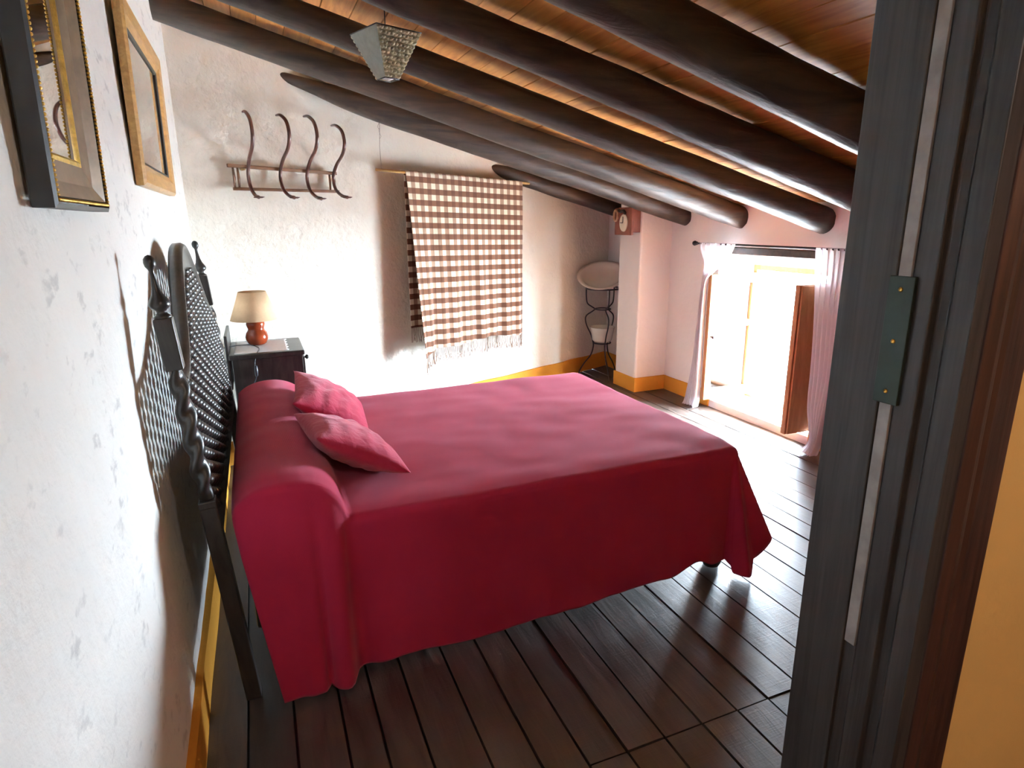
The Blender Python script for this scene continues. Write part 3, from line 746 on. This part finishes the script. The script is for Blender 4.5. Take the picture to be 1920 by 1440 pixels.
for side in (1, -1):
    nfr = 105 if side > 0 else 30
    for i in range(nfr):
        u = (i+.5)/nfr if side > 0 else (i+.5)/nfr*.3
        p = Vector(blanket_pt(u, hemv(u) if side > 0 else -1.12)); L_ = random.uniform(.085, .115)
        q1 = p + Vector((0,0,-L_*.5)) + rd*random.uniform(-.005, .005); q2 = p + Vector((0,0,-L_)) + rd*random.uniform(-.012, .012) + NBv*random.uniform(-.006, .006)
        m.tube([p, q1, q2, q2+Vector((0,0,-.006))], [.0022, .0020, .0026, .0012], 5)
tag(m.build('fringe', M['fringe'], bl), kind='stuff')

# ------------------------------------------------------------------ hanging lamp shade (inverted pyramid)
px_, py_ = .852, 2.69
pd = tag(empty('pendant_lamp', (px_, py_, 2.052)), 'hanging lamp with inverted pyramid shade of woven texture and grey panels', 'lamp')
PH = .165; ang = math.radians(20)
def cor(r, z, ia): a = ang+PI/4+ia*PI/2; return Vector((r*math.cos(a), r*math.sin(a), z))
RT, RB = .142, .046
for ia in range(4):
    b0, b1, t0, t1 = cor(RB, 0, ia), cor(RB, 0, ia+1), cor(RT, PH, ia), cor(RT, PH, ia+1)
    nrm = (b1-b0).cross(t0-b0).normalized(); th = -nrm*.004
    m = MB().rings([[b0, b1, b1+th, b0+th], [t0, t1, t1+th, t0+th]], False)
    woven = ia in (2, 0)
    o = m.build('shade_panel', M['rope'] if woven else M['hammered'], pd)
    o['label'] = 'woven rope panel' if woven else 'plain grey panel'
    if woven:
        m = MB()
        for rr in range(11):
            v0_ = (rr+.5)/11; l0, l1 = b0.lerp(t0, v0_), b1.lerp(t1, v0_); nn = max(3, int((l1-l0).length/.0155)); e_ = (l1-l0)/nn
            for i in range(nn):
                c_ = l0 + e_*(i+.5+(.25 if rr % 2 else -.25)*(0 < i < nn-1)) + nrm*.003; sl = (t0-b0).normalized()*.0035
                m.tube([c_-e_*.55-sl, c_-e_*.3-sl*.5, c_, c_+e_*.3+sl*.5, c_+e_*.55+sl], [.0015, .0052, .0066, .0052, .0015], 6)
        tag(m.build('rope_weave', M['rope'], o), kind='stuff')
m = MB()
for ia in range(4): m.tube([cor(RT, PH, ia), cor(RT, PH, ia+1)], .0022, 6)
m.build('rim_wire', M['iron'], pd)
m = MB()
for ia in range(4): m.tube([cor(RB, 0, ia), cor(RB, 0, ia+1)], .0022, 6)
m.build('rim_wire', M['iron'], pd)
MB().lathe([(0, -.006), (.022, .002), (.032, .022), (.030, .045), (.016, .075), (.014, .10), (0, .102)], n=18).build('bulb', M['bulb'], pd)
MB().lathe([(.018, .095), (.018, .14), (.006, .15), (.0022, .158), (.0022, roof_z(px_)-2.052-.002)], n=12).build('flex', M['iron'], pd)
m = MB()
for ia in range(4): m.tube([cor(RT, PH, ia), Vector((0, 0, .145))], .002, 5)
m.build('shade_support', M['iron'], pd)

# ------------------------------------------------------------------ clock on the pillar
ck = tag(empty('wall_clock', (3.313, 4.60, 1.38)), 'small red-brown wooden clock with oval cream dial on the pillar', 'clock')
MB().box(-.125, 0.002, -.048, .10, .015, .22).build('case', M['clockwood'], ck, .004)
MB().box(-.145, -.122, -.135, .125, -.005, .215).build('front_board', M['clockwood'], ck, .005)
R = []
for rr, xx in ((1.0, -.145), (.98, -.151), (.80, -.154), (.0, -.154)):
    R.append([(xx, .0+.062*rr*math.cos(2*PI*j/32)-.02, .095+.072*rr*math.sin(2*PI*j/32)) for j in range(32)])
MB().rings(R, True).build('dial', M['dial'], ck)
MB().box(-.158, -.155, -.023, -.017, .095, .145).build('hand', M['iron'], ck); MB().box(-.158, -.155, -.02, .02, .092, .098).build('hand', M['iron'], ck)
pts = smooth_path([(-.150, .10+.03*math.cos(a), .155+.042*math.sin(a)) for a in [2*PI*i/12 for i in range(13)]], 3)
MB().tube(pts, .011, 8).build('carved_ring', M['carving'], ck)
MB().tube(smooth_path([(-.150, .06, .20), (-.155, .02, .185), (-.152, -.02, .19), (-.155, -.05, .17)], 5), .013, 8).build('carved_branch', M['black'], ck)

# ------------------------------------------------------------------ washstand in the recess
wx, wy = 3.355, 5.20
ws = tag(empty('washstand', (wx, wy, 0)), 'curved wrought iron washstand in the recess behind the pillar', 'washstand')
def ring(r, z, t=.006): return MB().tube([(r*math.cos(2*PI*j/36), r*math.sin(2*PI*j/36), z) for j in range(37)], t, 7)
ring(.165, .865, .008).build('ring', M['iron'], ws); ring(.075, .665, .006).build('ring', M['iron'], ws); ring(.085, .335, .006).build('ring', M['iron'], ws)
prof = [(.165, .865), (.163, .78), (.15, .715), (.10, .68), (.078, .662), (.10, .64), (.155, .60), (.168, .555), (.15, .49), (.115, .42), (.088, .34), (.085, .28), (.11, .20), (.17, .12), (.21, .05), (.225, .006)]
for a in (math.radians(-100), math.radians(20), math.radians(140)):
    MB().tube(smooth_path([(r*math.cos(a), r*math.sin(a), z) for r, z in prof], 4), .0065, 7).build('leg', M['iron'], ws)
o = MB().rings([[(r*math.cos(2*PI*j/40), r*math.sin(2*PI*j/40), z) for j in range(40)] for r, z in ((.0, -.085), (.09, -.085), (.15, -.06), (.185, -.02), (.20, 0), (.235, .006), (.237, .010), (.20, .006), (.178, -.02), (.14, -.052), (.085, -.076), (0, -.076))], True, False).build('wash_basin', M['enamel'])
o.location = (wx-.01, wy+.015, .985); o.rotation_euler = (math.radians(31), 0, math.radians(-38)); tag(o, 'white enamel wash basin tilted on top of the iron washstand', 'basin')
o = MB().rings([[(r*math.cos(2*PI*j/36), r*math.sin(2*PI*j/36), z) for j in range(36)] for r, z in ((0, 0), (.078, 0), (.095, .02), (.118, .14), (.124, .146), (.115, .146), (.092, .026), (.074, .008), (0, .008))], True, False).build('wash_bucket', M['enamel'])
o.location = (wx, wy, .345); tag(o, 'white enamel bowl held low inside the iron washstand', 'bowl')

# ------------------------------------------------------------------ added fill lamp, unseen in the hall behind the camera
hx, hy = 1.15, -.75
hl = tag(empty('hall_fill_lamp', (hx, hy, roof_z(hx)-.14)), 'added white globe fill lamp, unseen in the hall', 'lamp')
MB().lathe([(.05, .14), (.05, .125), (.02, .12), (.02, .075)], n=18).build('fill_lamp_rose', M['gold'], hl)
k = N('fill_lamp_glow'); k.col((.9, .88, .8)); k.b.inputs['Emission Color'].default_value = (1, .97, .94, 1); k.b.inputs['Emission Strength'].default_value = 26.0
MB().lathe([(0, -.09), (.05, -.078), (.08, -.045), (.09, 0), (.08, .045), (.05, .076), (.02, .082)], n=24).build('fill_lamp_globe', k.m, hl)
